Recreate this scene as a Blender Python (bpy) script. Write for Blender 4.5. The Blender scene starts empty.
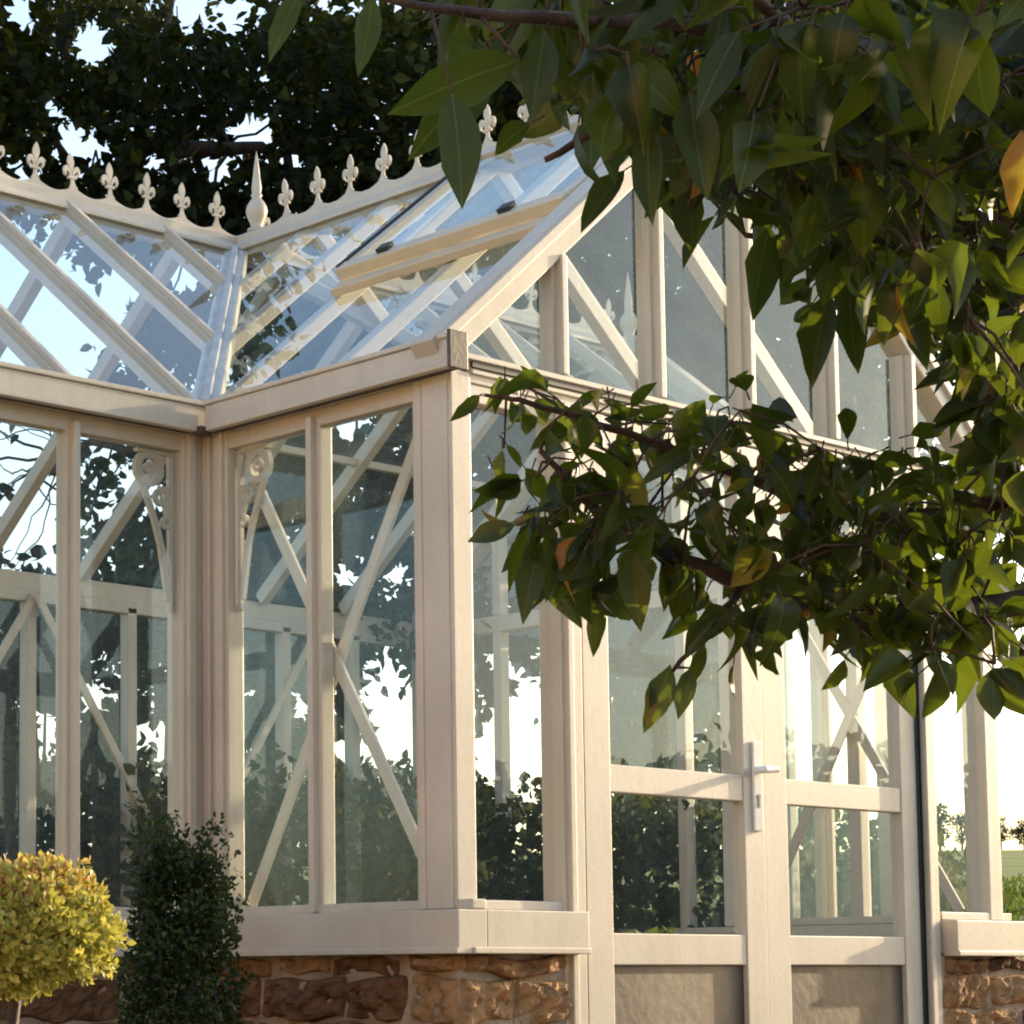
import bpy, bmesh, math, random
from mathutils import Vector, Matrix, noise
random.seed(7)
R = math.radians
scn = bpy.context.scene
col = scn.collection

# ------------------------------------------------------------------ camera
CAM = Vector((-4.3387, -4.1616, -0.0669))
RIGHT = Vector((0.75750373, -0.65281744, -0.00418141))
UP = Vector((-0.05818713, -0.07389484, 0.99556708))
FWD = Vector((0.65023254, 0.75390247, 0.09396119))
F, PX, PY = 2420.76, 226.62, 749.63

cam = bpy.data.cameras.new("camera")
cam.sensor_width = 36
cam.lens = F / 1024 * 36
cam.shift_x = (512 - PX) / 1024
cam.shift_y = (PY - 512) / 1024
cam.clip_end = 5000
camo = bpy.data.objects.new("camera", cam)
m = Matrix.Identity(4)
for i in range(3):
    m[i][0], m[i][1], m[i][2], m[i][3] = RIGHT[i], UP[i], -FWD[i], CAM[i]
camo.matrix_world = m
col.objects.link(camo)
scn.camera = camo

def at(u, v, d):
    """world point that lies d metres ahead of the photographer in the direction (u, v)"""
    return CAM + d * (FWD + (u - PX) / F * RIGHT - (v - PY) / F * UP)

# ------------------------------------------------------------------ materials
def new_mat(name):
    mt = bpy.data.materials.new(name)
    mt.use_nodes = True
    nt = mt.node_tree
    nt.nodes.clear()
    out = nt.nodes.new('ShaderNodeOutputMaterial')
    return mt, nt, out

def ramp_noise(nt, scale, c0, c1, p0=.35, p1=.65, detail=5, coord='Object', stretch=None):
    tc = nt.nodes.new('ShaderNodeTexCoord')
    nz = nt.nodes.new('ShaderNodeTexNoise')
    nz.inputs['Scale'].default_value = scale
    nz.inputs['Detail'].default_value = detail
    if stretch:
        mp = nt.nodes.new('ShaderNodeMapping')
        mp.inputs['Scale'].default_value = stretch
        nt.links.new(tc.outputs[coord], mp.inputs['Vector'])
        nt.links.new(mp.outputs[0], nz.inputs['Vector'])
    else:
        nt.links.new(tc.outputs[coord], nz.inputs['Vector'])
    rp = nt.nodes.new('ShaderNodeValToRGB')
    rp.color_ramp.elements[0].position = p0
    rp.color_ramp.elements[1].position = p1
    rp.color_ramp.elements[0].color = (*c0, 1)
    rp.color_ramp.elements[1].color = (*c1, 1)
    nt.links.new(nz.outputs['Fac'], rp.inputs['Fac'])
    return nz, rp

def principled(name, c0, c1, scale=6, rough=.5, bump=0, bscale=40, metal=0, spec=.5, stretch=None, p0=.35, p1=.65):
    mt, nt, out = new_mat(name)
    b = nt.nodes.new('ShaderNodeBsdfPrincipled')
    b.inputs['Roughness'].default_value = rough
    b.inputs['Metallic'].default_value = metal
    b.inputs['Specular IOR Level'].default_value = spec
    nz, rp = ramp_noise(nt, scale, c0, c1, stretch=stretch, p0=p0, p1=p1)
    nt.links.new(rp.outputs[0], b.inputs['Base Color'])
    if bump:
        n2 = nt.nodes.new('ShaderNodeTexNoise')
        n2.inputs['Scale'].default_value = bscale
        n2.inputs['Detail'].default_value = 8
        bp = nt.nodes.new('ShaderNodeBump')
        bp.inputs['Strength'].default_value = bump
        bp.inputs['Distance'].default_value = .01
        tc = nt.nodes.new('ShaderNodeTexCoord')
        nt.links.new(tc.outputs['Object'], n2.inputs['Vector'])
        nt.links.new(n2.outputs['Fac'], bp.inputs['Height'])
        nt.links.new(bp.outputs[0], b.inputs['Normal'])
    nt.links.new(b.outputs[0], out.inputs[0])
    return mt

M_PAINT = principled("cream_paint", (.53, .47, .385), (.60, .535, .445), 3.5, .42, .05, 60)
def weather(mt):
    nt = mt.node_tree; b = [n for n in nt.nodes if n.type == 'BSDF_PRINCIPLED'][0]
    src = b.inputs['Base Color'].links[0].from_socket
    n1, r1 = ramp_noise(nt, 9, (.70, .69, .64), (1, 1, 1), .28, .55, 8, stretch=(3.2, 3.2, .32))
    n2, r2 = ramp_noise(nt, 70, (.80, .77, .70), (1, 1, 1), .27, .42, 3)
    m1 = nt.nodes.new('ShaderNodeMixRGB'); m1.blend_type = 'MULTIPLY'; m1.inputs[0].default_value = .22
    m2 = nt.nodes.new('ShaderNodeMixRGB'); m2.blend_type = 'MULTIPLY'; m2.inputs[0].default_value = .45
    nt.links.new(src, m1.inputs[1]); nt.links.new(r1.outputs[0], m1.inputs[2])
    nt.links.new(m1.outputs[0], m2.inputs[1]); nt.links.new(r2.outputs[0], m2.inputs[2])
    nt.links.new(m2.outputs[0], b.inputs['Base Color'])
weather(M_PAINT)
M_VENT = principled("sun_tinted_paint", (.56, .47, .34), (.62, .53, .39), 5, .45, .05, 60)  # cream paint with the rail's warm sunlight put into its colour
M_BLACK = principled("black_rubber", (.012, .012, .014), (.02, .02, .022), 20, .5)
M_METAL = principled("worn_metal", (.05, .033, .025), (.10, .065, .045), 30, .5, .1, 80)
M_LEAD = principled("grey_lead", (.42, .43, .43), (.56, .55, .53), 12, .35, .08, 50)
M_HANDLE = principled("white_enamel", (.78, .76, .70), (.82, .80, .75), 10, .2)
M_FLOOR = principled("pale_paving", (.30, .25, .19), (.42, .35, .27), 3, .8, .3, 30)
M_KICK = principled("mottled_panel", (.05, .036, .023), (.17, .128, .085), 5, .55, .15, 30, stretch=(1, 1, .7))  # mottled tan tone over the whole panel
M_MORTAR = principled("lime_mortar", (.30, .22, .155), (.42, .32, .23), 14, .95, .8, 60)
M_BARK = principled("dark_bark", (.035, .024, .018), (.075, .05, .035), 20, .85, .6, 40)
M_REDBARK = principled("red_brown_bark", (.028, .016, .012), (.062, .034, .024), 40, .7, .5, 90)

def glass_mat():
    mt, nt, out = new_mat("greenhouse_glass")
    N = nt.nodes.new
    L = nt.links.new
    lw = N('ShaderNodeLayerWeight'); lw.inputs['Blend'].default_value = .5
    pw = N('ShaderNodeMath'); pw.operation = 'POWER'; pw.inputs[1].default_value = 4.2
    L(lw.outputs['Facing'], pw.inputs[0])
    ma = N('ShaderNodeMath'); ma.operation = 'MULTIPLY_ADD'; ma.inputs[1].default_value = .8; ma.inputs[2].default_value = .05
    L(pw.outputs[0], ma.inputs[0])
    tr = N('ShaderNodeBsdfTransparent'); tr.inputs[0].default_value = (.955, .98, .97, 1)
    gl = N('ShaderNodeBsdfGlossy'); gl.inputs['Roughness'].default_value = .0; gl.inputs[0].default_value = (.86, .95, 1, 1)  # reflections tinted blue as well, for the sky veil
    # very slight waviness of the panes
    tc = N('ShaderNodeTexCoord'); nz = N('ShaderNodeTexNoise'); nz.inputs['Scale'].default_value = 4; nz.inputs['Detail'].default_value = 1
    bp = N('ShaderNodeBump'); bp.inputs['Strength'].default_value = .03; bp.inputs['Distance'].default_value = .02
    L(tc.outputs['Object'], nz.inputs['Vector']); L(nz.outputs['Fac'], bp.inputs['Height']); L(bp.outputs[0], gl.inputs['Normal'])
    mx = N('ShaderNodeMixShader')
    L(ma.outputs[0], mx.inputs[0]); L(tr.outputs[0], mx.inputs[1]); L(gl.outputs[0], mx.inputs[2])
    # dust film, its blue tint standing in for the veil of reflected sky
    df = N('ShaderNodeBsdfDiffuse'); df.inputs[0].default_value = (.50, .70, .76, 1)
    tl = N('ShaderNodeBsdfTranslucent'); tl.inputs[0].default_value = (.50, .70, .76, 1)
    ds = N('ShaderNodeMixShader'); ds.inputs[0].default_value = .5
    L(df.outputs[0], ds.inputs[1]); L(tl.outputs[0], ds.inputs[2])
    n2 = N('ShaderNodeTexNoise'); n2.inputs['Scale'].default_value = 7; n2.inputs['Detail'].default_value = 6
    mp = N('ShaderNodeMapping'); mp.inputs['Scale'].default_value = (1, 1, .35)
    L(tc.outputs['Object'], mp.inputs['Vector']); L(mp.outputs[0], n2.inputs['Vector'])
    mr = N('ShaderNodeMapRange'); mr.inputs['From Min'].default_value = .3; mr.inputs['From Max'].default_value = .7
    mr.inputs['To Min'].default_value = .02; mr.inputs['To Max'].default_value = .06
    L(n2.outputs['Fac'], mr.inputs['Value'])
    m2 = N('ShaderNodeMixShader')
    L(mr.outputs[0], m2.inputs[0]); L(mx.outputs[0], m2.inputs[1]); L(ds.outputs[0], m2.inputs[2])
    L(m2.outputs[0], out.inputs[0])
    return mt
M_GLASS = glass_mat()

def leaf_mat(name, stops, trans=.35, tcol=(.30, .42, .03), rough=.4, gloss=.12, veins=False):
    """stops: (position, colour) over the per-leaf value 'tint'"""
    mt, nt, out = new_mat(name)
    N = nt.nodes.new; L = nt.links.new
    a = N('ShaderNodeAttribute'); a.attribute_name = 'tint'
    rp = N('ShaderNodeValToRGB')
    e = rp.color_ramp.elements
    while len(e) < len(stops): e.new(.5)
    for k, (p, c) in enumerate(stops):
        e[k].position = p; e[k].color = (*c, 1)
    L(a.outputs['Fac'], rp.inputs['Fac'])
    colr = rp.outputs[0]
    if veins:                                                 # midrib, side veins, blotches
        b = N('ShaderNodeAttribute'); b.attribute_name = 'blade'
        sx = N('ShaderNodeSeparateXYZ'); L(b.outputs['Vector'], sx.inputs[0])
        def M(op, a, c, d=None):
            n = N('ShaderNodeMath'); n.operation = op
            for k, z in enumerate((a, c, d)):
                if z is None: continue
                if isinstance(z, (int, float)): n.inputs[k].default_value = z
                else: L(z, n.inputs[k])
            return n.outputs[0]
        ax = M('ABSOLUTE', sx.outputs[0], 0)
        mid = M('LESS_THAN', ax, .018)
        ph = M('MULTIPLY_ADD', ax, -9, M('MULTIPLY', sx.outputs[1], 9))
        sv = M('LESS_THAN', M('FRACT', ph, 0), .10)
        vn = M('MAXIMUM', mid, M('MULTIPLY', sv, .35))
        m0 = N('ShaderNodeMixRGB'); m0.blend_type = 'MIX'
        L(M('MULTIPLY', vn, .55), m0.inputs[0]); L(colr, m0.inputs[1]); m0.inputs[2].default_value = (.13, .15, .05, 1)
        nz, r2 = ramp_noise(nt, 28, (.62, .66, .6), (1.25, 1.2, 1.1), .3, .7, 4)
        m9 = N('ShaderNodeMixRGB'); m9.blend_type = 'MULTIPLY'; m9.inputs[0].default_value = 1
        L(m0.outputs[0], m9.inputs[1]); L(r2.outputs[0], m9.inputs[2])
        colr = m9.outputs[0]
    df = N('ShaderNodeBsdfDiffuse'); L(colr, df.inputs[0])
    tl = N('ShaderNodeBsdfTranslucent')
    mc = N('ShaderNodeMixRGB'); mc.blend_type = 'MIX'; mc.inputs[0].default_value = .55
    L(colr, mc.inputs[1]); mc.inputs[2].default_value = (*tcol, 1)
    L(mc.outputs[0], tl.inputs[0])
    m1 = N('ShaderNodeMixShader'); m1.inputs[0].default_value = trans
    L(df.outputs[0], m1.inputs[1]); L(tl.outputs[0], m1.inputs[2])
    gl = N('ShaderNodeBsdfGlossy'); gl.inputs['Roughness'].default_value = rough
    gl.inputs[0].default_value = (1, 1, 1, 1)
    lw = N('ShaderNodeLayerWeight'); lw.inputs['Blend'].default_value = .5
    pw = N('ShaderNodeMath'); pw.operation = 'POWER'; pw.inputs[1].default_value = 4
    L(lw.outputs['Facing'], pw.inputs[0])
    ma = N('ShaderNodeMath'); ma.operation = 'MULTIPLY_ADD'; ma.inputs[1].default_value = gloss * 2; ma.inputs[2].default_value = gloss * .3
    L(pw.outputs[0], ma.inputs[0])
    m2 = N('ShaderNodeMixShader'); L(ma.outputs[0], m2.inputs[0])
    L(m1.outputs[0], m2.inputs[1]); L(gl.outputs[0], m2.inputs[2])
    L(m2.outputs[0], out.inputs[0])
    return mt

M_APPLE = leaf_mat("apple_leaf", [(0, (.007, .014, .004)), (.5, (.014, .026, .006)), (.9, (.034, .055, .010)), (.955, (.20, .17, .03)), (1, (.38, .12, .03))], .34, (.27, .36, .014), .33, .06, True)
M_DARKLEAF = leaf_mat("dark_leaf", [(0, (.005, .008, .004)), (.7, (.012, .019, .006)), (1, (.05, .06, .014))], .2, (.12, .14, .012), .5, .02)
M_HEDGE = leaf_mat("hedge_leaf", [(0, (.025, .03, .014)), (.7, (.05, .058, .024)), (1, (.10, .11, .04))], .25, (.2, .24, .03), .5, .05)
M_PALE = leaf_mat("pale_leaf", [(0, (.10, .115, .07)), (1, (.17, .19, .12))], .25, (.2, .24, .1), .5, .05)
M_BOX = leaf_mat("box_leaf", [(0, (.008, .019, .004)), (.7, (.016, .036, .007)), (1, (.04, .075, .014))], .18, (.14, .2, .03), .4, .08)
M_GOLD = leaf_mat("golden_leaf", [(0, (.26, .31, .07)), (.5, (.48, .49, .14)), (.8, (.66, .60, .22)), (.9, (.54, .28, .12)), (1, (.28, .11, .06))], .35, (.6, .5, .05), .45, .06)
M_FAR = leaf_mat("far_leaf", [(0, (.03, .035, .02)), (1, (.07, .075, .04))], .2, (.2, .2, .06), .6, .03)
M_CROP = leaf_mat("field_leaf", [(0, (.028, .05, .012)), (.8, (.06, .095, .02)), (1, (.16, .16, .05))], .3, (.2, .28, .02), .5, .05)

# ------------------------------------------------------------------ mesh helpers
def link(name, bm, mat, parent=None, bevel=0, smooth=False):
    me = bpy.data.meshes.new(name)
    bmesh.ops.recalc_face_normals(bm, faces=bm.faces)
    bm.to_mesh(me); bm.free()
    me.materials.append(mat)
    o = bpy.data.objects.new(name, me)
    col.objects.link(o)
    if parent: o.parent = parent
    if smooth:
        for p in me.polygons: p.use_smooth = True
    if bevel:
        md = o.modifiers.new("bevel", 'BEVEL'); md.width = bevel; md.segments = 2; md.limit_method = 'ANGLE'
    return o

def empty(name, loc, label, cat, group=None):
    o = bpy.data.objects.new(name, None)
    o.empty_display_size = .1
    col.objects.link(o); o.location = loc
    o['label'] = label; o['category'] = cat
    if group: o['group'] = group
    return o

def hexa(bm, c):
    """box from eight corners: bottom ring then top ring"""
    v = [bm.verts.new(p) for p in c]
    for f in ((0, 1, 2, 3), (4, 5, 6, 7), (0, 1, 5, 4), (1, 2, 6, 5), (2, 3, 7, 6), (3, 0, 4, 7)):
        bm.faces.new([v[i] for i in f])

def bx(bm, x0, x1, y0, y1, z0, z1):
    hexa(bm, [(x0, y0, z0), (x1, y0, z0), (x1, y1, z0), (x0, y1, z0), (x0, y0, z1), (x1, y0, z1), (x1, y1, z1), (x0, y1, z1)])

def beam(bm, p0, p1, w, n, d0, d1):
    """bar from p0 to p1: w wide, reaching from d0 to d1 along the normal n"""
    p0, p1, n = Vector(p0), Vector(p1), Vector(n).normalized()
    t = (p1 - p0).normalized()
    s = t.cross(n).normalized() * (w / 2)
    hexa(bm, [p0 - s + n * d0, p0 + s + n * d0, p0 + s + n * d1, p0 - s + n * d1,
              p1 - s + n * d0, p1 + s + n * d0, p1 + s + n * d1, p1 - s + n * d1])

def tube(bm, pts, rads, seg=8):
    pts = [Vector(p) for p in pts]
    rings = []
    ref = Vector((.13, .27, .95))
    for i, p in enumerate(pts):
        t = (pts[min(i + 1, len(pts) - 1)] - pts[max(i - 1, 0)]).normalized()
        a = t.cross(ref)
        if a.length < 1e-3: a = t.cross(Vector((1, 0, 0)))
        a.normalize(); b = t.cross(a)
        r = rads[i] if isinstance(rads, (list, tuple)) else rads
        rings.append([bm.verts.new(p + (a * math.cos(2 * math.pi * k / seg) + b * math.sin(2 * math.pi * k / seg)) * r) for k in range(seg)])
    for q, w in zip(rings, rings[1:]):
        for k in range(seg):
            bm.faces.new((q[k], q[(k + 1) % seg], w[(k + 1) % seg], w[k]))
    bm.faces.new(rings[0][::-1]); bm.faces.new(rings[-1])

def lathe(bm, c, prof, seg=16):
    c = Vector(c); rings = []
    for r, z in prof:
        rings.append([bm.verts.new(c + Vector((r * math.cos(2 * math.pi * k / seg), r * math.sin(2 * math.pi * k / seg), z))) for k in range(seg)])
    for q, w in zip(rings, rings[1:]):
        for k in range(seg):
            bm.faces.new((q[k], q[(k + 1) % seg], w[(k + 1) % seg], w[k]))
    bm.faces.new(rings[0][::-1]); bm.faces.new(rings[-1])

def prism(bm, pts, o, ax, up, nrm, t):
    """polygon pts (a, b) in the plane (ax, up) at o, t thick along nrm"""
    o, ax, up, nrm = Vector(o), Vector(ax), Vector(up), Vector(nrm)
    f = [bm.verts.new(o + ax * a + up * b - nrm * t / 2) for a, b in pts]
    g = [bm.verts.new(o + ax * a + up * b + nrm * t / 2) for a, b in pts]
    bm.faces.new(f[::-1]); bm.faces.new(g)
    n = len(pts)
    for i in range(n):
        bm.faces.new((f[i], f[(i + 1) % n], g[(i + 1) % n], g[i]))

def ell(a, b, ra, rb, rot=0, n=12):
    return [(a + ra * math.cos(q) * math.cos(rot) - rb * math.sin(q) * math.sin(rot),
             b + ra * math.cos(q) * math.sin(rot) + rb * math.sin(q) * math.cos(rot)) for q in [2 * math.pi * k / n for k in range(n)]]

# ------------------------------------------------------------------ greenhouse
W, LY = 2.4, .956            # wing width, wing length
YR, YB = 2.193, 3.43         # main ridge, back wall
X0, X1 = -.956, 3.356        # left and right ends of the main range
HE, HG = 1.4408, 1.526       # underside and top of the gutter = eaves
HR = 2.53                    # ridge
SS = .098                    # top of sill
G = .072                     # overhang of sill and gutter
BAY = .478
ZF = -.50                    # floor

gh = empty("greenhouse", (1.2, 1.7, ZF), "cream painted glasshouse with crested ridge and double doors on a stone base", "greenhouse")
gh_inv = Matrix.Translation(-gh.location)
def part(name, bm, mat, parent=None, bevel=0, smooth=False):
    """a part of the greenhouse: mesh given in world coordinates, kept in place under its parent"""
    for v in bm.verts: v.co = v.co - gh.location
    return link(name, bm, mat, parent or gh, bevel, smooth)
def pane(pts, parent=None):
    bm = bmesh.new()
    bm.faces.new([bm.verts.new(p) for p in pts])
    return part("glass_pane", bm, M_GLASS, parent)

def bar(name, p0, p1, w, n, d0, d1, mat=M_PAINT, bev=.003):
    bm = bmesh.new(); beam(bm, p0, p1, w, n, d0, d1)
    return part(name, bm, mat, None, bev)

def wing_l(x): return HG + x / 1.2 * (HR - HG)
def main_f(y): return HG + (y - LY) / (YR - LY) * (HR - HG)

# --- sills, gutters -------------------------------------------------
def run_box(name, pts, n_out, o0, o1, z0, z1, bev=.004, extra=None):
    (xa, ya), (xb, yb) = pts
    nx, ny = n_out
    bm = bmesh.new()
    xs = [xa + nx * o0, xa + nx * o1, xb + nx * o0, xb + nx * o1]
    ys = [ya + ny * o0, ya + ny * o1, yb + ny * o0, yb + ny * o1]
    bx(bm, min(xs), max(xs), min(ys), max(ys), z0, z1)
    if extra: extra(bm)
    return part(name, bm, M_PAINT, None, bev)

def sill(pts, n, a=0, b=0, la=0):
    (xa, ya), (xb, yb) = pts
    t = Vector((xb - xa, yb - ya, 0)).normalized()
    A = (xa - t.x * a, ya - t.y * a); B = (xb + t.x * b, yb + t.y * b)
    nx, ny = n
    def lip(bm):
        xs = [A[0] - t.x * la + nx * .02, A[0] - t.x * la + nx * (G + .006), B[0] + nx * .02, B[0] + nx * (G + .006)]
        ys = [A[1] - t.y * la + ny * .02, A[1] - t.y * la + ny * (G + .006), B[1] + ny * .02, B[1] + ny * (G + .006)]
        bx(bm, min(xs), max(xs), min(ys), max(ys), -.010, .006)
        xs = [A[0] + nx * -.028, A[0] + nx * .02, B[0] + nx * -.028, B[0] + nx * .02]
        ys = [A[1] + ny * -.028, A[1] + ny * .02, B[1] + ny * -.028, B[1] + ny * .02]
        bx(bm, min(xs), max(xs), min(ys), max(ys), SS + .001, SS + .026)
    run_box("sill_rail", (A, B), n, -.03, G, .0, SS, .003, lip)

sill(((0, -G), (0, LY - G)), (-1, 0))                       # wing, left side
sill(((.0302, 0), (.41, 0)), (0, -1), la=.0497)                 # gable, left of the doors
sill(((2.085, 0), (W + G, 0)), (0, -1))
sill(((W, 0.0), (W, LY)), (1, 0), a=-.031)
sill(((X0 - G, LY), (-.031, LY)), (0, -1))
sill(((W + .031, LY), (X1 + G, LY)), (0, -1))
sill(((X1, LY + .031), (X1, YB - .031)), (1, 0))
sill(((X0, LY + .031), (X0, YB - .031)), (-1, 0))
sill(((X0 - G, YB), (X1 + G, YB)), (0, 1))

def gutter(pts, n, inside=.03, trim=0):
    (xa, ya), (xb, yb) = pts
    nx, ny = n
    def more(bm):
        def b2(o0, o1, z0, z1):
            xs = [xa + nx * o0, xa + nx * o1, xb + nx * o0, xb + nx * o1]
            ys = [ya + ny * o0, ya + ny * o1, yb + ny * o0, yb + ny * o1]
            bx(bm, min(xs), max(xs), min(ys), max(ys), z0, z1)
        b2(G - .012, G + .012, HE - .002, HE + .014)          # moulded lower lip
        b2(G - .01, G + .007, HG - .011, HG + .003)           # rolled top edge
        t = Vector((xb - xa, yb - ya)).normalized() * trim
        xa0, ya0 = xa + t.x, ya + t.y
        def b3(o0, o1, z0, z1):
            xs = [xa0 + nx * o0, xa0 + nx * o1, xb + nx * o0, xb + nx * o1]
            ys = [ya0 + ny * o0, ya0 + ny * o1, yb + ny * o0, yb + ny * o1]
            bx(bm, min(xs), max(xs), min(ys), max(ys), z0, z1)
        b3(-.02, .0235, HE + .0015, HG - .0125)
        b3(-inside, .015, HE - .045, HE + .001)               # eaves plate under the gutter
        sb = bmesh.new()
        xs = [xa + nx * .03, xa + nx * (G - .014), xb + nx * .03, xb + nx * (G - .014)]
        ys = [ya + ny * .03, ya + ny * (G - .014), yb + ny * .03, yb + ny * (G - .014)]
        bx(sb, min(xs), max(xs), min(ys), max(ys), HE + .001, HE + .0148)
        part("black_strip", sb, M_BLACK)  # black strip along the underside of the gutter
    run_box("eave_gutter", pts, n, .024, G, HE + .015, HG - .012, .003, more)
gutter(((0, -G), (0, LY - G - .012)), (-1, 0), trim=.055)
gutter(((X0 - G, LY), (-.0, LY)), (0, -1))
gutter(((W, -G), (W, LY - G - .012)), (1, 0), trim=.055)
gutter(((W, LY), (X1 + G, LY)), (0, -1))
gutter(((X0 - G, YB), (X1 + G, YB)), (0, 1))
bm = bmesh.new()                                             # dark end cap of the gutter on the near corner
bx(bm, -G - .016, -.022, -G - .012, -G - .0005, HE - .006, HG + .006)
part("gutter_end_cap", bm, M_METAL, None, .003)
bm = bmesh.new()
bx(bm, -G - .03, -G + .012, LY - G - .03, LY - G + .004, HE - .012, HE + .012)
part("gutter_joint", bm, M_METAL, None, .004)

# --- posts ----------------------------------------------------------
def post(x0, x1, y0, y1, z0=SS + .002, z1=HE + .0135, grooves=()):
    bm = bmesh.new(); bx(bm, x0, x1, y0, y1, z0, z1)
    for g in grooves: bx(bm, *g)
    return part("corner_post", bm, M_PAINT, None, .004)
zt = HE + .0135
post(-.022, .05, -.022, .115, grooves=[(-.028, .0, -.012, .075, SS + .002, zt - .002), (-.026, .0, .082, .108, SS + .002, zt - .002)])
post(-.10, .04, LY - .02, LY + .05, grooves=[(-.09, -.062, LY - .036, LY, SS + .002, zt - .002), (-.03, .0, LY - .034, LY, SS + .002, zt - .002)])
post(-.021, .039, LY - .118, LY - .021, grooves=[(-.036, 0, LY - .108, LY - .078, SS + .002, zt - .002), (-.034, 0, LY - .055, LY - .0235, SS + .002, zt - .002)])
post(W - .05, W + .022, -.022, .06)
post(W - .04, W + .05, LY - .05, LY + .05)
for x in (X0, X1):
    for y in (LY + .03, YB - .03):
        post(x - .035, x + .035, y - .05, y + .05)

# --- walls ----------------------------------------------------------
def wall(P, Q, n, cuts, brace=None, w=.046, d0=-.03, d1=.016, ztop=HE - .02, wide=None):
    """glazed wall from P to Q; cuts = distances of the glazing bars"""
    P, Q = Vector((*P, 0)), Vector((*Q, 0)); n = Vector((*n, 0))
    t = (Q - P).normalized(); ln = (Q - P).length
    for c in cuts:
        p = P + t * c
        bm = bmesh.new()
        beam(bm, p + Vector((0, 0, SS + .002)), p + Vector((0, 0, ztop)), w, n, d0, d1)
        beam(bm, p + Vector((0, 0, SS + .003)), p + Vector((0, 0, ztop - .001)), w * .45, n, d1 - .004, d1 + .022)
        part("glazing_bar", bm, M_PAINT, None, .003)
    e = [0] + list(cuts) + [ln]
    for a, b in zip(e, e[1:]):
        A, B = P + t * (a + .012), P + t * (b - .012)
        pane([A + Vector((0, 0, SS + .01)), B + Vector((0, 0, SS + .01)), B + Vector((0, 0, ztop)), A + Vector((0, 0, ztop))])

wall((0, 0), (0, LY), (-1, 0), [.49])
wall((W, 0), (W, LY), (1, 0), [.478])
wall((X0, LY), (0, LY), (0, -1), [.478])
wall((W, LY), (X1, LY), (0, -1), [.478])
wall((X0, YB), (X1, YB), (0, 1), [x - X0 for x in (-.47, -.03, .36, .78, 1.186, 1.686, 2.11, 2.525, 2.93)])
wall((X0, LY), (X0, YB), (-1, 0), [(YB - LY) / 5 * k for k in range(1, 5)])
wall((X1, LY), (X1, YB), (1, 0), [(YB - LY) / 5 * k for k in range(1, 5)])

def brace(p0, p1, n, off, w=.034):
    bm = bmesh.new(); beam(bm, p0, p1, w, n, off, off + .012)
    part("cross_brace", bm, M_PAINT, None, .002)
brace((0, .862, 1.43), (0, .09, .13), (1, 0, 0), .034)
brace((0, .105, 1.43), (0, .83, .13), (1, 0, 0), .048)
brace((W, .862, 1.43), (W, .09, .13), (-1, 0, 0), .034)
brace((W, .105, 1.43), (W, .83, .13), (-1, 0, 0), .048)
for xm in (.30, 1.19, 2.69):
    brace((xm, YB, 1.42), (xm - .85, YB, .13), (0, -1, 0), .034)
    brace((xm, YB, 1.42), (xm + .85, YB, .13), (0, -1, 0), .048)

# --- gable of the wing (plane y = 0) ---------------------------------
def gz(x): return HG + (1.2 - abs(x - 1.2)) / 1.2 * (HR - HG)
bm = bmesh.new()                                             # transom at eaves height with its drip moulding
bx(bm, .051, W - .051, -.020, .035, HE - .012, HE + .05)
bx(bm, .02, W - .02, -.034, .0, HE + .044, HE + .060)
bx(bm, .052, W - .052, -.028, .0, HE + .010, HE + .022)
part("transom", bm, M_PAINT, None, .003)
bm = bmesh.new(); bx(bm, .052, W - .052, -.029, -.0205, HE + .028, HE + .0435); part("black_strip", bm, M_BLACK)  # black strip below the drip moulding
GB = [.4 * k for k in range(1, 6)]
for x in GB:                                                 # upper glazing bars
    bm = bmesh.new()
    z0, z1 = HE + .0615, gz(x) - .035
    bx(bm, x - .024, x + .024, -.012, .035, z0, z1)
    bx(bm, x - .010, x + .012, -.036, -.008, z0 + .001, z1 - .001)
    part("glazing_bar", bm, M_PAINT, None, .003)
e = [.03] + GB + [W - .03]
for a, b in zip(e, e[1:]):
    a2, b2 = a + .010, b - .010
    pane([(a2, .01, HE + .055), (b2, .01, HE + .055), (b2, .01, gz(b2) - .03), (a2, .01, gz(a2) - .03)])
for s in (-1, 1):                                            # verge boards that follow the roof slope
    xe = 1.2 + s * (1.2 + G)
    bm = bmesh.new()
    p0 = Vector((xe, 0, HG - .045)); p1 = Vector((1.2 + s * .002, 0, HR + .016))
    beam(bm, p0, p1, .085, (0, -1, 0), -.05, .030)
    beam(bm, p0 + Vector((0, 0, .03)), p1 + Vector((0, 0, .03)), .03, (0, -1, 0), -.052, .042)
    part("verge_board", bm, M_PAINT, None, .004)

# fixed lights beside the doors
def door_post(x0, x1):
    bm = bmesh.new()
    bx(bm, x0, x1, -.024, .05, ZF, HE - .0125)
    bx(bm, x0 + .012, x0 + .034, -.040, -.02, ZF, HE - .0135)
    return part("door_post", bm, M_PAINT, None, .003)
door_post(.372, .456); door_post(1.986, 2.07)
pane([(.06, .01, SS + .012), (.38, .01, SS + .012), (.38, .01, HE - .01), (.06, .01, HE - .01)])
pane([(2.06, .01, SS + .012), (W - .05, .01, SS + .012), (W - .05, .01, HE - .01), (2.06, .01, HE - .01)])
for x0, x1 in ((.051, .371), (2.071, W - .051)):
    bm = bmesh.new(); bx(bm, x0, x1, -.016, .03, HE - .06, HE - .0125)
    part("head_rail", bm, M_PAINT, None, .003)

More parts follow.
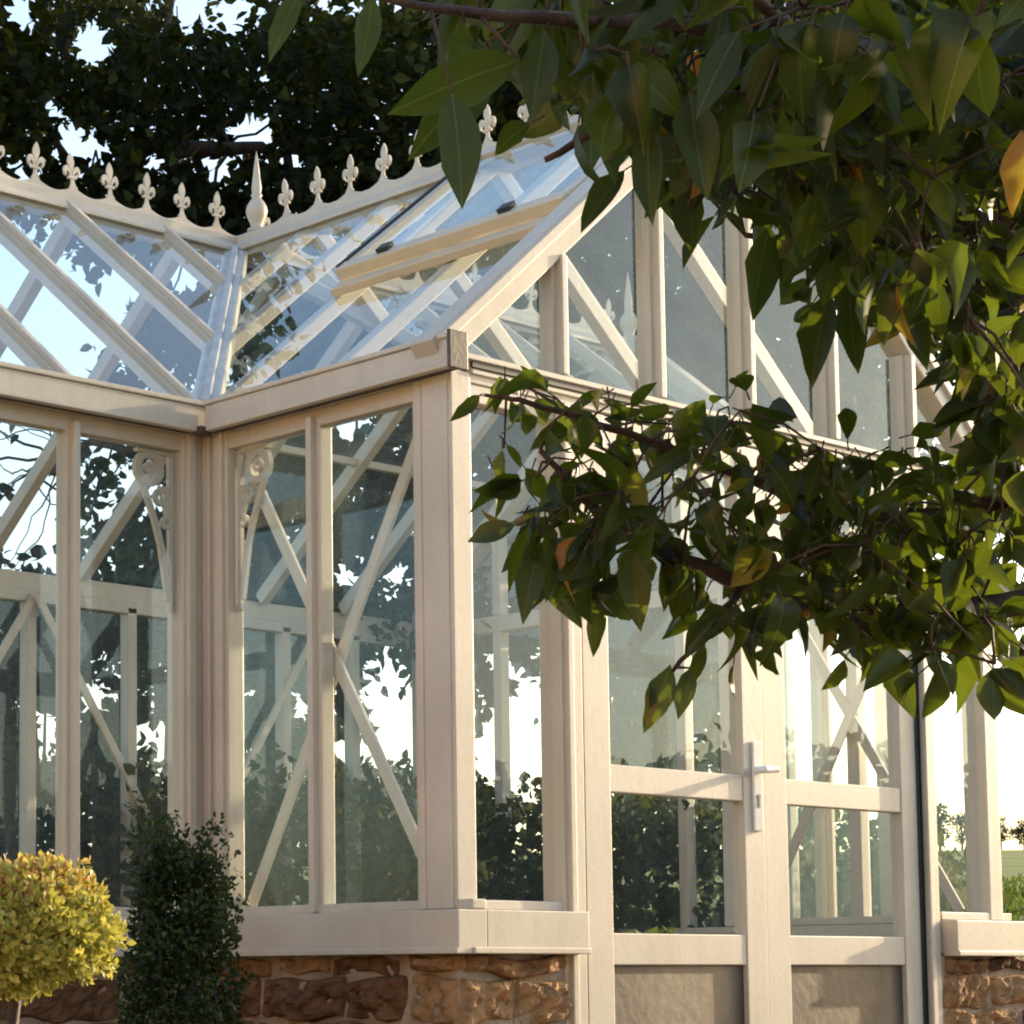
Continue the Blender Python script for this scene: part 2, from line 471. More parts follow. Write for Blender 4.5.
# double doors: the left leaf carries the handle
def door(x0, x1, s0, s1, y, handle):
    zt_, zb = HE - .018, ZF + .02
    bm = bmesh.new()
    bx(bm, x0, x0 + s0, y - .022, y + .022, zb, zt_)
    bx(bm, x1 - s1, x1, y - .022, y + .022, zb, zt_)
    a, b = x0 + s0 + .0005, x1 - s1 - .0005
    bx(bm, a, b, y - .019, y + .019, zt_ - .09, zt_ - .001)
    bx(bm, a, b, y - .019, y + .019, .416, .489)
    bx(bm, a, b, y - .019, y + .019, -.037, .046)
    bx(bm, a, b, y - .019, y + .019, zb + .001, zb + .10)
    d = part("door", bm, M_PAINT, None, .003)
    pane([(a, y, .485), (b, y, .485), (b, y, zt_ - .085), (a, y, zt_ - .085)], d)
    pane([(a, y, .042), (b, y, .042), (b, y, .42), (a, y, .42)], d)
    bm = bmesh.new(); bx(bm, a, b, y - .006, y + .006, zb + .101, -.0375)
    part("kick_panel", bm, M_KICK, d)
    if handle:
        hx = x1 - s1 * .42
        bm = bmesh.new()
        bx(bm, hx - .019, hx + .019, y - .031, y - .0225, .335, .585)
        tube(bm, [(hx, y - .028, .505), (hx, y - .072, .505)], .011, 12)
        tube(bm, [(hx + .004, y - .068, .505), (hx - .025, y - .072, .504), (hx - .055, y - .066, .500)], [.011, .0105, .009], 12)
        tube(bm, [(hx, y - .06, .505), (hx + .05, y - .062, .507)], [.011, .009], 12)
        h = part("door_handle", bm, M_HANDLE, d, .003)
        bm = bmesh.new(); bx(bm, hx - .004, hx + .004, y - .0335, y - .0305, .40, .425)
        tube(bm, [(hx, y - .030, .43), (hx, y - .034, .43)], .007, 10)
        part("keyhole", bm, M_BLACK, d)
bm = bmesh.new(); bx(bm, 1.9836, 1.9855, -.030, .02, ZF, HE - .02); bx(bm, 1.973, 1.9828, -.0242, -.0185, ZF + .03, HE - .03)
part("black_strip", bm, M_BLACK)  # rubber seal beside the right door leaf
bm = bmesh.new(); bx(bm, .4566, .4585, -.0235, .02, ZF, HE - .02); part("black_strip", bm, M_BLACK)  # rubber seal beside the left door leaf
door(.459, 1.222, .105, .094, .0, True)
door(1.2255, 1.983, .105, .088, .004, False)

# --- roofs ----------------------------------------------------------
NWL = Vector((-(HR - HG), 0, 1.2)).normalized()
NWR = Vector((HR - HG, 0, 1.2)).normalized()
NMF = Vector((0, -(HR - HG), YR - LY)).normalized()
NMB = Vector((0, HR - HG, YB - YR)).normalized()
def rafter(p0, p1, n, w=.044, cap=True):
    p0, p1 = Vector(p0), Vector(p1)
    bm = bmesh.new()
    beam(bm, p0, p1, w, n, -.045, .006 if cap else -.004)
    if cap: beam(bm, p0, p1, w * .5, n, .004, .022)
    part("rafter", bm, M_PAINT, None, .003)
def vx(y): return (y - LY) / (YR - LY) * 1.2                  # x of the left valley at y
ys_w = [BAY, LY + .0, LY + .42, LY + .84]
for y in ys_w:
    xs = 0.01 if y <= LY + .001 else vx(y)
    if y == LY: xs = .04
    rafter((xs, y, wing_l(xs)), (1.175, y, wing_l(1.175)), NWL, .05, False)
    rafter((W - xs, y, wing_l(xs)), (W - 1.175, y, wing_l(1.175)), NWR)
for a, b in zip([.02] + ys_w, ys_w + [YR - .01]):
    xa, xb = (0 if a <= LY else vx(a)), (0 if b <= LY else vx(b))
    L4 = [(xa, a + .003, wing_l(xa)), (1.19, a + .003, wing_l(1.19)), (1.19, b - .003, wing_l(1.19)), (xb, b - .003, wing_l(xb))]
    pane(L4)
    pane([(W - x, y, z) for x, y, z in L4])
# main range, front slope left and right of the wing
for sgn in (-1, 1):
    def MX(x): return x if sgn < 0 else W - x                  # mirror about the wing axis
    for x in (X0 + .03, -.478, -.03, .42, .84):
        ys = LY + .01 if x < 0 else LY + x / 1.2 * (YR - LY)
        rafter((MX(x), ys, main_f(ys)), (MX(x), YR - .025, main_f(YR - .025)), NMF)
    e = [X0 + .03, -.478, -.03, .42, .84, 1.19]
    for a, b in zip(e, e[1:]):
        ya = LY if a < 0 else LY + a / 1.2 * (YR - LY)
        yb = LY if b < 0 else LY + b / 1.2 * (YR - LY)
        pane([(MX(a + .008), ya, main_f(ya)), (MX(b - .008), yb, main_f(yb)), (MX(b - .008), YR - .01, main_f(YR - .01)), (MX(a + .008), YR - .01, main_f(YR - .01))])
    # lead lined valley
    p0 = Vector((MX(0), LY, HG)); p1 = Vector((MX(1.2), YR, HR))
    bm = bmesh.new()
    tv = (p1 - p0).normalized()
    nv = (NWL if sgn < 0 else NWR) + NMF; nv.normalize()
    beam(bm, p0 + tv * .02, p1 - tv * .06, .085, nv, -.035, .016)
    beam(bm, p0 + tv * .03, p1 - tv * .07, .028, nv, .012, .028)
    part("valley_gutter", bm, M_LEAD, None, .006)
# back slope
for k in range(10):
    x = min(max(X0 + BAY * k, X0 + .03), X1 - .03)
    rafter((x, YB - .01, HG + .01), (x, YR + .025, HR - .02), NMB)
    if k < 9:
        a, b = X0 + BAY * k + .02, X0 + BAY * (k + 1) - .02
        pane([(a, YB, HG), (b, YB, HG), (b, YR + .01, HR - .01), (a, YR + .01, HR - .01)])
# gable ends of the main range
for x, nx in ((X0, -1), (X1, 1)):
    for ya, yb in ((LY, YR), (YR, YB)):
        pane([(x, ya, HE + .06), (x, yb, HE + .06), (x, yb, HR - .03 if yb == YR else HG), (x, ya, HG if ya == LY else HR - .03)])
    bm = bmesh.new(); bx(bm, x - .03, x + .03, LY + .04, YB - .04, HE - .02, HE + .05)
    part("transom", bm, M_PAINT, None, .003)
    for k in range(1, 5):
        y = LY + (YB - LY) / 5 * k
        z = main_f(y) if y < YR else main_f(2 * YR - y)
        bar("glazing_bar", (x, y, HE + .052), (x, y, z - .03), .044, (nx, 0, 0), -.03, .025)
    for s in (-1, 1):
        bm = bmesh.new()
        beam(bm, (x, YR + s * (YR - LY + .05), HG - .05), (x, YR + s * .003, HR + .012), .09, (nx, 0, 0), -.03, .04)
        part("verge_board", bm, M_PAINT, None, .004)
    # turned pendant bracket under the peak
    bm = bmesh.new()
    lathe(bm, (x + nx * .09, YR, 0), [(.006, 2.06), (.02, 2.08), (.03, 2.12), (.022, 2.16), (.05, 2.26), (.062, 2.33), (.06, 2.345), (.03, 2.36), (.03, 2.40), (.055, 2.42), (.05, 2.44), (.02, 2.48)], 10)
    part("pendant", bm, M_HANDLE, None, 0, True)
# purlin / tie bars inside
bm = bmesh.new()
for y in (YB - .62,):
    bx(bm, X0 + .05, X1 - .05, y - .015, y + .015, HG + .47, HG + .50)
part("purlin", bm, M_PAINT, None, .003)

# ridge caps, cresting, finials
def ridge_cap(p0, p1, ax, lat):
    bm = bmesh.new()
    p0, p1, lat = Vector(p0), Vector(p1), Vector(lat)
    up = Vector((0, 0, 1))
    prof = [(-.062, -.052), (-.062, -.040), (-.035, -.012), (-.035, .012), (-.028, .018), (.028, .018), (.035, .012), (.035, -.012), (.062, -.040), (.062, -.052)]
    f = [bm.verts.new(p0 + lat * a + up * b) for a, b in prof]; g = [bm.verts.new(p1 + lat * a + up * b) for a, b in prof]
    bm.faces.new(f); bm.faces.new(g[::-1])
    for i in range(len(prof)):
        j = (i + 1) % len(prof)
        bm.faces.new((f[i], f[j], g[j], g[i]))
    return part("ridge_cap", bm, M_PAINT, None, .002)
ridge_cap((X0 - .04, YR, HR + .01), (X1 + .04, YR, HR + .01), (1, 0, 0), (0, 1, 0))
ridge_cap((1.2, -.035, HR + .0085), (1.2, YR - .036, HR + .0085), (0, 1, 0), (1, 0, 0))

def fleuron_mesh(bm, o, ax, nrm):
    """flat cast fleur-de-lis: pointed head, two drooping side leaves, waisted stem"""
    up = (0, 0, 1)
    prism(bm, [(-.019, .0), (.019, .0), (.010, .012), (.0065, .024), (.0065, .074), (-.0065, .074), (-.0065, .024), (-.010, .012)], o, ax, up, nrm, .006)
    prism(bm, [(0, .056), (.007, .070), (.0125, .088), (.0125, .100), (.008, .113), (0, .126), (-.008, .113), (-.0125, .100), (-.0125, .088), (-.007, .070)], o, ax, up, nrm, .008)
    for k in (-1, 1):
        pts = [(.002, .052), (.010, .070), (.020, .079), (.029, .077), (.034, .067), (.034, .055), (.029, .044), (.024, .042), (.026, .052), (.024, .060), (.018, .060), (.011, .052), (.006, .040)]
        prism(bm, [(a * k, b) for a, b in pts], o, ax, up, nrm, .0095)
    prism(bm, [(-.017, .034), (.017, .034), (.018, .0385), (.017, .043), (-.017, .043), (-.018, .0385)], o, ax, up, nrm, .011)

def cresting(name, o, ax, nrm, ss, stepw):
    """scalloped base strip with one fleuron on each cusp"""
    o, ax, nrm = Vector(o), Vector(ax), Vector(nrm)
    bm = bmesh.new()
    lo, hi = ss[0] - stepw / 2, ss[-1] + stepw / 2
    n = 8
    for s in ss:
        top = []
        for k in range(n + 1):
            q = -1 + 2 * k / n
            top.append((s + q * stepw / 2, .002 + .026 * (1 - abs(q)) ** 1.7))
        for k in range(n):                                        # strip thin at the middle of each scallop
            a, b = top[k], top[k + 1]
            low = -.001
            prism(bm, [(a[0], low), (b[0], low), (b[0], b[1] + .006), (a[0], a[1] + .006)], o, ax, (0, 0, 1), nrm, .009)
    bmesh.ops.remove_doubles(bm, verts=bm.verts, dist=1e-5)
    c = part("cresting", bm, M_PAINT, None)
    first = None
    for s in ss:
        bm = bmesh.new()
        q = o + ax * s + Vector((0, 0, .028))
        fleuron_mesh(bm, q, ax, nrm)
        bmesh.ops.rotate(bm, verts=bm.verts, cent=q, matrix=Matrix.Rotation(random.gauss(0, .035), 3, nrm) @ Matrix.Rotation(random.gauss(0, .05), 3, ax))
        part("fleuron", bm, M_PAINT, c)
    return c
SP = .159
zc = HR + .0285
cresting("c", (1.2, YR, zc), (1, 0, 0), (0, 1, 0), [-.095 - SP * k for k in range(13)][::-1], SP)
cresting("c", (1.2, YR, zc), (1, 0, 0), (0, 1, 0), [.12 + SP * k for k in range(13)], SP)
cresting("c", (1.2, YR, zc - .0015), (0, -1, 0), (1, 0, 0), [.267 + SP * k for k in range(12)], SP)

def finial(x, y, z, s=1):
    prof = [(.036, 0), (.036, .010), (.022, .016), (.024, .03), (.036, .055), (.041, .075), (.037, .095), (.024, .115), (.015, .124), (.022, .132), (.017, .142), (.019, .16), (.015, .195), (.010, .235), (.006, .265), (.001, .295)]
    bm = bmesh.new()
    lathe(bm, (x, y, z), [(r * s * .95, h * s) for r, h in prof], 16)
    part("finial", bm, M_PAINT, None, 0, True)
finial(1.2, YR - .108, HR + .027)
finial(X1 + .0, YR, HR + .027)
finial(X0, YR, HR + .027)
finial(1.2, -.01, HR + .027)

# opening vent on the near roof slope
bm = bmesh.new()
xt, xb = 1.14, .558
va, vb = .075, .925
tdn = Vector((-1.2, 0, -(HR - HG))).normalized()
def vp(x, y, h): return Vector((x, y, wing_l(x))) + NWL * h
rise = .016
def rail(p, q, w, d0, d1): beam(bm, p, q, w, NWL, d0, d1)
def hv(x): return .016 + (xt - x) / (xt - xb) * rise
nv = None
A0, A1 = vp(xt, va, hv(xt)), vp(xt, vb, hv(xt))
B0, B1 = vp(xb, va, hv(xb)), vp(xb, vb, hv(xb))
rail(A0, A1, .05, 0, .03)
rail(A0, B0, .045, .001, .029); rail(A1, B1, .045, .001, .029)
vent = part("roof_vent", bm, M_PAINT, None, .003)
pane([A0 + NWL * .02, A1 + NWL * .02, B1 + NWL * .02, B0 + NWL * .02], vent)
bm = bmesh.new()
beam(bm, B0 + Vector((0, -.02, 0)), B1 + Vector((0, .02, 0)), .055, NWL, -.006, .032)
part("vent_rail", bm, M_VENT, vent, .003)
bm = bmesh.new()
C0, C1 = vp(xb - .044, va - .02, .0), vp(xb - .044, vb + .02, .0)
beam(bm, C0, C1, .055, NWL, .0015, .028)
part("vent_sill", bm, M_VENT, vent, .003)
bm = bmesh.new()
beam(bm, A1 + Vector((0, .026, 0)), B1 + Vector((0, .026, 0)), .014, NWL, .0, .036)
part("black_strip", bm, M_BLACK, vent)  # rubber seal along the far side of the vent
for y in (.28, .76):
    bm = bmesh.new()
    p = vp(xb, y, hv(xb))
    beam(bm, p - tdn * .034, p + tdn * .004, .045, NWL, .0305, .046)
    part("vent_catch", bm, M_BLACK, vent, .002)
# black glazing clips at the eaves
for y in (.07, .26, .40, .55, .70, .85):
    bm = bmesh.new(); p = vp(.0, y, .004)
    beam(bm, p + tdn * .035, p - tdn * .012, .042 if y in (.26, .70) else .022, NWL, .0, .016)
    part("glazing_clip", bm, M_BLACK)
for x in (-.90, -.70, -.60, -.42, -.26, -.08):
    bm = bmesh.new(); p = Vector((x, LY, HG)) + NMF * .004
    td = Vector((0, -(YR - LY), -(HR - HG))).normalized()
    beam(bm, p + td * .035, p - td * .012, .06 if x in (-.70, -.26) else .022, NMF, .0, .016)
    part("glazing_clip", bm, M_BLACK)

# ornamental spandrel brackets beside the inner corner posts
def bracket(o, ax, nrm):
    """cast bracket: scrolled head, raking leg and a post leg"""
    o, ax, nrm = Vector(o), Vector(ax), Vector(nrm); up = Vector((0, 0, 1))
    bm = bmesh.new()
    def ring(a, b, r0, r1, t, n=18):
        for k in range(n):
            q0, q1 = 2 * math.pi * k / n, 2 * math.pi * (k + 1) / n
            prism(bm, [(a + r0 * math.cos(q0), b + r0 * math.sin(q0)), (a + r1 * math.cos(q0), b + r1 * math.sin(q0)),
                       (a + r1 * math.cos(q1), b + r1 * math.sin(q1)), (a + r0 * math.cos(q1), b + r0 * math.sin(q1))], o, ax, up, nrm, t)
    ring(.085, -.055, .030, .052, .016); ring(.085, -.055, .008, .018, .014)
    ring(.040, -.13, .014, .026, .015); ring(.022, -.20, .009, .018, .0145)
    prism(bm, [(.0, -.002), (.13, -.002), (.13, -.012), (.0, -.012)], o, ax, up, nrm, .018)
    pts = [(.110, -.09), (.088, -.14), (.062, -.20), (.040, -.27), (.026, -.35), (.014, -.42)]
    for p, q in zip(pts, pts[1:]):
        prism(bm, [(p[0] - .010, p[1]), (p[0] + .010, p[1]), (q[0] + .009, q[1]), (q[0] - .009, q[1])], o, ax, up, nrm, .012)
    prism(bm, [(.0, -.012), (.016, -.012), (.014, -.45), (.0, -.45)], o, ax, up, nrm, .013)
    prism(bm, [(.012, -.10), (.05, -.10), (.02, -.20), (.012, -.20)], o, ax, up, nrm, .010)
    part("spandrel_bracket", bm, M_PAINT)
zb_ = HE - .047
bracket((.02, LY - .120, zb_), (0, -1, 0), (1, 0, 0))
bracket((-.105, LY + .02, zb_), (-1, 0, 0), (0, 1, 0))
bracket((W - .02, LY - .06, zb_), (0, -1, 0), (1, 0, 0))
bracket((W + .06, LY + .02, zb_), (1, 0, 0), (0, 1, 0))

# floor inside
bm = bmesh.new()
bx(bm, X0 + .12, X1 - .12, LY + .12, YB - .12, ZF - .05, ZF)
bx(bm, .12, W - .12, .02, LY + .119, ZF - .05, ZF - .001)
part("floor_slab", bm, M_FLOOR)

# ------------------------------------------------------------------ stone base wall
def stone_mat():
    mt, nt, out = new_mat("rough_sandstone")
    N = nt.nodes.new; L = nt.links.new
    b = N('ShaderNodeBsdfPrincipled'); b.inputs['Roughness'].default_value = .92; b.inputs['Specular IOR Level'].default_value = .2
    a = N('ShaderNodeAttribute'); a.attribute_name = 'tint'
    r0 = N('ShaderNodeValToRGB')
    for k, (p, c) in enumerate([(0, (.16, .09, .05)), (1, (.42, .28, .16))]):
        r0.color_ramp.elements[k].position = p; r0.color_ramp.elements[k].color = (*c, 1)
    e = r0.color_ramp.elements.new(.5); e.color = (.31, .18, .09, 1)
    L(a.outputs['Fac'], r0.inputs[0])
    nz, rp = ramp_noise(nt, 22, (.55, .5, .48), (1.15, 1.1, 1.0), .3, .7, 8)
    mx = N('ShaderNodeMixRGB'); mx.blend_type = 'MULTIPLY'; mx.inputs[0].default_value = 1
    L(r0.outputs[0], mx.inputs[1]); L(rp.outputs[0], mx.inputs[2]); L(mx.outputs[0], b.inputs['Base Color'])
    n2 = N('ShaderNodeTexNoise'); n2.inputs['Scale'].default_value = 45; n2.inputs['Detail'].default_value = 10
    bp = N('ShaderNodeBump'); bp.inputs['Strength'].default_value = .9; bp.inputs['Distance'].default_value = .012
    tc = N('ShaderNodeTexCoord'); L(tc.outputs['Object'], n2.inputs['Vector']); L(n2.outputs['Fac'], bp.inputs['Height']); L(bp.outputs[0], b.inputs['Normal'])
    L(b.outputs[0], out.inputs[0])
    return mt
M_STONE = stone_mat()
sw = empty("stone_wall", (1.2, 1.7, ZF - .1), "low base wall of rough orange brown sandstone under the glasshouse sills", "wall")
def wpart(name, bm, mat, smooth=False):
    for v in bm.verts: v.co = v.co - sw.location
    return link(name, bm, mat, sw, 0, smooth)
bm = bmesh.new()
ZG = ZF - .08
T = .11
def wb(x0, x1, y0, y1): bx(bm, x0, x1, y0, y1, ZG, -.0115)
wb(-.02, .20, -.02, LY - .021)
wb(.2005, .40, -.02, .20)
wb(2.06, 3.3, -.02, .20)
wb(W - .2, W + .02, .2005, LY - .021)
wb(X0 - .02, .20, LY - .02, LY + .2)
wb(W - .20, X1 + .02, LY - .02, LY + .2)
wb(X0 - .02, X0 + .2, LY + .2005, YB - .2005)
wb(X1 - .2, X1 + .02, LY + .2005, YB - .2005)
wb(X0 - .02, X1 + .02, YB - .2, YB + .02)
wpart("mortar_core", bm, M_MORTAR)
stb = bmesh.new()
tl = stb.faces.layers.float.new('tint')
def stone(c, ax, up, n, w, h, d, seed):
    """one rough faced block sticking d out of the mortar"""
    nu, nvv = 22, 12
    g = []
    tint = random.random()
    for j in range(nvv + 1):
        row = []
        for i in range(nu + 1):
            a, b = -1 + 2 * i / nu, -1 + 2 * j / nvv
            # superellipse outline pulled in at the corners
            sq = 1 / max(1, (abs(a) ** 5 + abs(b) ** 5) ** .2)
            a2, b2 = a * sq, b * sq
            edge = max(abs(a), abs(b))
            o = (1 - edge ** 6) * d
            p = c + ax * (a2 * w / 2) + up * (b2 * h / 2)
            nz = noise.noise(p * 14 + Vector((seed, 0, 0))) * .55 + noise.noise(p * 34 + Vector((0, seed, 0))) * .4 + noise.noise(p * 80) * .25 - abs(noise.noise(p * 16 + Vector((seed, 2, 3)))) * .45
            ou = noise.noise(p * 9 + Vector((seed, 5, 1)))
            p = p + n * (o * (1.0 + nz * 2.2) - (.014 if edge == 1 else 0)) + (ax * ou * .022 + up * ou * .022) * edge
            row.append(stb.verts.new(p))
        g.append(row)
    for j in range(nvv):
        for i in range(nu):
            f = stb.faces.new((g[j][i], g[j][i + 1], g[j + 1][i + 1], g[j + 1][i])); f[tl] = tint
def face_stones(P, Q, n, seed):
    P, Q, n = Vector((*P, 0)), Vector((*Q, 0)), Vector((*n, 0))
    t = (Q - P).normalized(); ln = (Q - P).length
    rnd = random.Random(seed)
    z = -.014; row = 0
    while z > ZG + .03:
        h = [.05, .115, .085, .12, .11, .10][row % 6] * rnd.uniform(.9, 1.1)
        s = -.01 if row % 2 else rnd.uniform(-.02, .0)
        while s < ln - .02:
            w = rnd.uniform(.20, .46)
            if s + w > ln - .07: w = ln - s + .01
            c = P + t * (s + w / 2) + Vector((0, 0, z - h / 2))
            stone(c + n * .001, t, Vector((0, 0, 1)), n, w - .004, h - .004, rnd.uniform(.014, .030), rnd.uniform(0, 90))
            s += w
        z -= h; row += 1
face_stones((-.02, LY - .02), (-.02, -.02), (-1, 0), 3)
face_stones((-.02, -.02), (.37, -.02), (0, -1), 5)
face_stones((2.08, -.02), (3.3, -.02), (0, -1), 8)
face_stones((X0 - .02, LY - .02), (-.03, LY - .02), (0, -1), 12)
face_stones((3.3, -.02), (3.3, .2), (1, 0), 13)
for v in stb.verts: v.co = v.co - sw.location
me = bpy.data.meshes.new("stone_facing")
bmesh.ops.recalc_face_normals(stb, faces=stb.faces)
stb.to_mesh(me); stb.free(); me.materials.append(M_STONE)
so = bpy.data.objects.new("stone_facing", me); col.objects.link(so); so.parent = sw

# unseen wall added on the left to bounce warm sun onto the frames
gw = bmesh.new()
bx(gw, -.2, .2, -7, 7, 0, 3.3)
bx(gw, -.27, .27, -7.05, 7.05, 3.3002, 3.42)
gwo = link("bounce_wall", gw, principled("bounce_sandstone", (.44, .31, .185), (.58, .43, .27), 2.5, .9, .6, 25), None, .01)
gwo.location = (-8.2, -1.5, -.62)
gwo['label'] = "unseen sandstone wall with coping added left of the glasshouse to bounce warm light"; gwo['category'] = "wall"

# ------------------------------------------------------------------ foliage helpers
class Leaves:
    def __init__(self): self.v, self.f, self.t, self.q = [], [], [], []
    def leaf(self, p, d, nrm, L, Wd, tint, rows=2, fold=.25, droop=.2):
        """leaf from stalk point p along d, blade folded along the midrib and curling down"""
        d = d.normalized(); s = d.cross(nrm)
        if s.length < 1e-4: s = d.cross(Vector((.3, .8, .5)))
        s.normalize(); n = s.cross(d).normalized()
        b = len(self.v)
        prof = {2: [0, 1, 0], 3: [0, .92, .80, 0], 5: [.0, .70, 1.0, .88, .52, .0], 6: [.0, .62, .95, 1.0, .80, .45, .0]}[rows]
        for k in range(rows + 1):
            q = k / rows
            c = p + d * (L * q * (1 - droop * .25 * q)) - n * (droop * L * q * q)
            if rows > 4: c = c + s * (L * .10 * math.sin(tint * 57) * q * q)
            w = prof[k] * Wd / 2
            if k == 0 or k == rows:
                self.v.append(c); self.q.append((0, q, tint))
            else:
                wob = 1 + .12 * math.sin(k * 2.1 + tint * 40)
                self.v += [c + s * w * wob + n * w * fold * 2 * wob, c, c - s * w + n * w * fold * 2]; self.q += [(w / Wd, q, tint), (0, q, tint), (-w / Wd, q, tint)]
        def idx(k): return b if k == 0 else b + 1 + 3 * (k - 1)
        for k in range(rows):
            i, j = idx(k), idx(k + 1)
            if k == 0:
                if rows > 1: self.f += [(i, j, j + 1), (i, j + 1, j + 2)]; self.t += [tint] * 2
            elif k == rows - 1:
                self.f += [(i, j, i + 1), (i + 1, j, i + 2)]; self.t += [tint] * 2
            else:
                self.f += [(i, j, j + 1, i + 1), (i + 1, j + 1, j + 2, i + 2)]; self.t += [tint] * 2
    def build(self, name, mat, parent=None, base=None, smooth=False):
        base = base or Vector((0, 0, 0))
        me = bpy.data.meshes.new(name)
        me.from_pydata([tuple(v - base) for v in self.v], [], self.f)
        at_ = me.attributes.new('tint', 'FLOAT', 'FACE')
        at_.data.foreach_set('value', self.t)
        if smooth:
            bl = me.attributes.new('blade', 'FLOAT_VECTOR', 'POINT')
            bl.data.foreach_set('vector', [c for q in self.q for c in q])
        me.materials.append(mat)
        if smooth:
            me.polygons.foreach_set('use_smooth', [True] * len(self.f))
        me.update()
        o = bpy.data.objects.new(name, me); col.objects.link(o)
        if parent: o.parent = parent
        return o

def rvec(rnd):
    while True:
        v = Vector((rnd.uniform(-1, 1), rnd.uniform(-1, 1), rnd.uniform(-1, 1)))
        if .05 < v.length < 1: return v.normalized()

def inside(poly, x, y):
    c = False; j = len(poly) - 1
    for i in range(len(poly)):
        xi, yi = poly[i]; xj, yj = poly[j]
        if (yi > y) != (yj > y) and x < (xj - xi) * (y - yi) / (yj - yi) + xi: c = not c
        j = i
    return c

def sample_poly(poly, rnd):
    xs = [p[0] for p in poly]; ys = [p[1] for p in poly]
    while True:
        x, y = rnd.uniform(min(xs), max(xs)), rnd.uniform(min(ys), max(ys))
        if inside(poly, x, y): return x, y

# ------------------------------------------------------------------ apple tree in the foreground
rnd = random.Random(21)
ROOT = at(2150, 1500, 3.1); ROOT.z = -.62
apple = empty("apple_tree", ROOT, "leafy fruit tree overhanging from the right with orange tinged leaves close to the camera", "tree")
wood = bmesh.new()
def wtube(pts, r0, r1, seg=8):
    # smooth the poly-line a little and roughen it
    P = [Vector(p) for p in pts]
    out = []
    for a, b in zip(P, P[1:]):
        for k in range(4):
            q = a.lerp(b, k / 4)
            if out: q = q + rvec(rnd) * (a - b).length * .02
            out.append(q)
    out.append(P[-1])
    n = len(out) - 1
    tube(wood, [p - ROOT for p in out], [r0 + (r1 - r0) * k / n for k in range(n + 1)], seg)
    return out
crotch = at(2050, 500, 3.0)
wtube([ROOT, ROOT.lerp(crotch, .5) + Vector((.03, .02, 0)), crotch], .085, .06, 12)
br = []
limbA = wtube([crotch, at(1500, 650, 2.95), at(1150, 600, 2.85), at(1024, 602, 2.8), at(930, 618, 2.78), at(880, 628, 2.75), at(800, 603, 2.72), at(724, 577, 2.7), at(650, 545, 2.68), at(585, 500, 2.66), at(540, 450, 2.65)], .022, .003)
limbB = wtube([at(1300, 625, 2.9), at(1100, 520, 2.9), at(1000, 505, 2.85), at(900, 520, 2.82), at(800, 500, 2.8), at(700, 460, 2.76), at(600, 425, 2.72), at(520, 400, 2.7), at(485, 395, 2.7)], .011, .002)
limbC = wtube([crotch, at(1700, 150, 2.8), at(1300, -20, 2.5), at(1024, 40, 2.35), at(940, 62, 2.25), at(860, 48, 2.2), at(760, 30, 2.1), at(640, 20, 2.0), at(520, 18, 1.95), at(430, 10, 1.9), at(330, -12, 1.9)], .019, .002)
limbD = wtube([at(1500, 60, 2.6), at(1200, 230, 2.6), at(1024, 255, 2.55), at(930, 190, 2.5), at(850, 185, 2.45), at(760, 170, 2.4), at(680, 145, 2.35), at(600, 130, 2.3), at(545, 160, 2.3)], .018, .003)
limbE = wtube([at(1400, 500, 2.9), at(1150, 350, 2.75), at(1024, 300, 2.7), at(930, 275, 2.66), at(850, 262, 2.62), at(790, 240, 2.6), at(745, 235, 2.6)], .014, .003)
limbF = wtube([at(940, 62, 2.25), at(900, 40, 2.1), at(850, 50, 2.0), at(780, 20, 1.95), at(700, -40, 1.9)], .010, .004)
droop1 = wtube([at(740, 590, 2.7), at(705, 640, 2.68), at(680, 660, 2.66), at(660, 690, 2.65)], .004, .002)
limbs = limbA + limbB + limbC + limbD + limbE + droop1
AL = Leaves()
def apple_leaf(p, d, L, tint=None):
    if tint is None:
        tint = rnd.random() * .9
        if rnd.random() < .028: tint = rnd.uniform(.93, 1.0)
    nrm = (Vector((0, 0, 1)) * rnd.uniform(.2, 1) + rvec(rnd) * .8)
    AL.leaf(p, d, nrm, L, L * rnd.uniform(.36, .62), tint, 6, rnd.choice((.1, .2, .3, .45, .7)), rnd.choice((.05, .15, .3, .5, .9)))
def cluster(u, v, d, n, Lm, spread=.03):
    c = at(u, v, d)
    q = min(limbs, key=lambda w: (w - c).length)
    if (q - c).length < .5:
        mid = q.lerp(c, .5) + Vector((0, 0, .008)) + rvec(rnd) * .005
        tube(wood, [q - ROOT, mid - ROOT, c - ROOT], [.002, .0016, .001], 5)
        limbs.append(c)
    away = (c - q); away = away.normalized() if away.length > .01 else rvec(rnd)
    for k in range(n):
        dr = away * .5 + rvec(rnd) * .85 + Vector((0, 0, -.75))
        p = c + rvec(rnd) * spread * rnd.random()
        L = Lm * rnd.choice((rnd.uniform(.45, .8), rnd.uniform(.8, 1.25)))
        # short stalk
        e = p + dr.normalized() * .014
        tube(wood, [p - ROOT, e - ROOT], [.0011, .0009], 4)
        apple_leaf(e, dr, L)
MID = [(470, 396), (510, 380), (560, 388), (640, 408), (700, 395), (760, 400), (820, 432), (870, 436), (910, 432), (960, 455), (1040, 450), (1040, 655), (1000, 665), (945, 650), (915, 680), (885, 660), (830, 615), (790, 625), (745, 660), (715, 630), (690, 600), (650, 570), (620, 580), (560, 575), (535, 560), (530, 530), (545, 490), (505, 450)]
TOPA = [(420, -60), (1060, -60), (1060, 60), (800, 120), (700, 90), (610, 70), (540, 40), (480, 25), (430, 15)]
TOPB = [(720, 40), (1060, 30), (1060, 430), (1005, 420), (975, 340), (900, 270), (850, 290), (810, 270), (795, 200), (750, 190), (730, 130)]
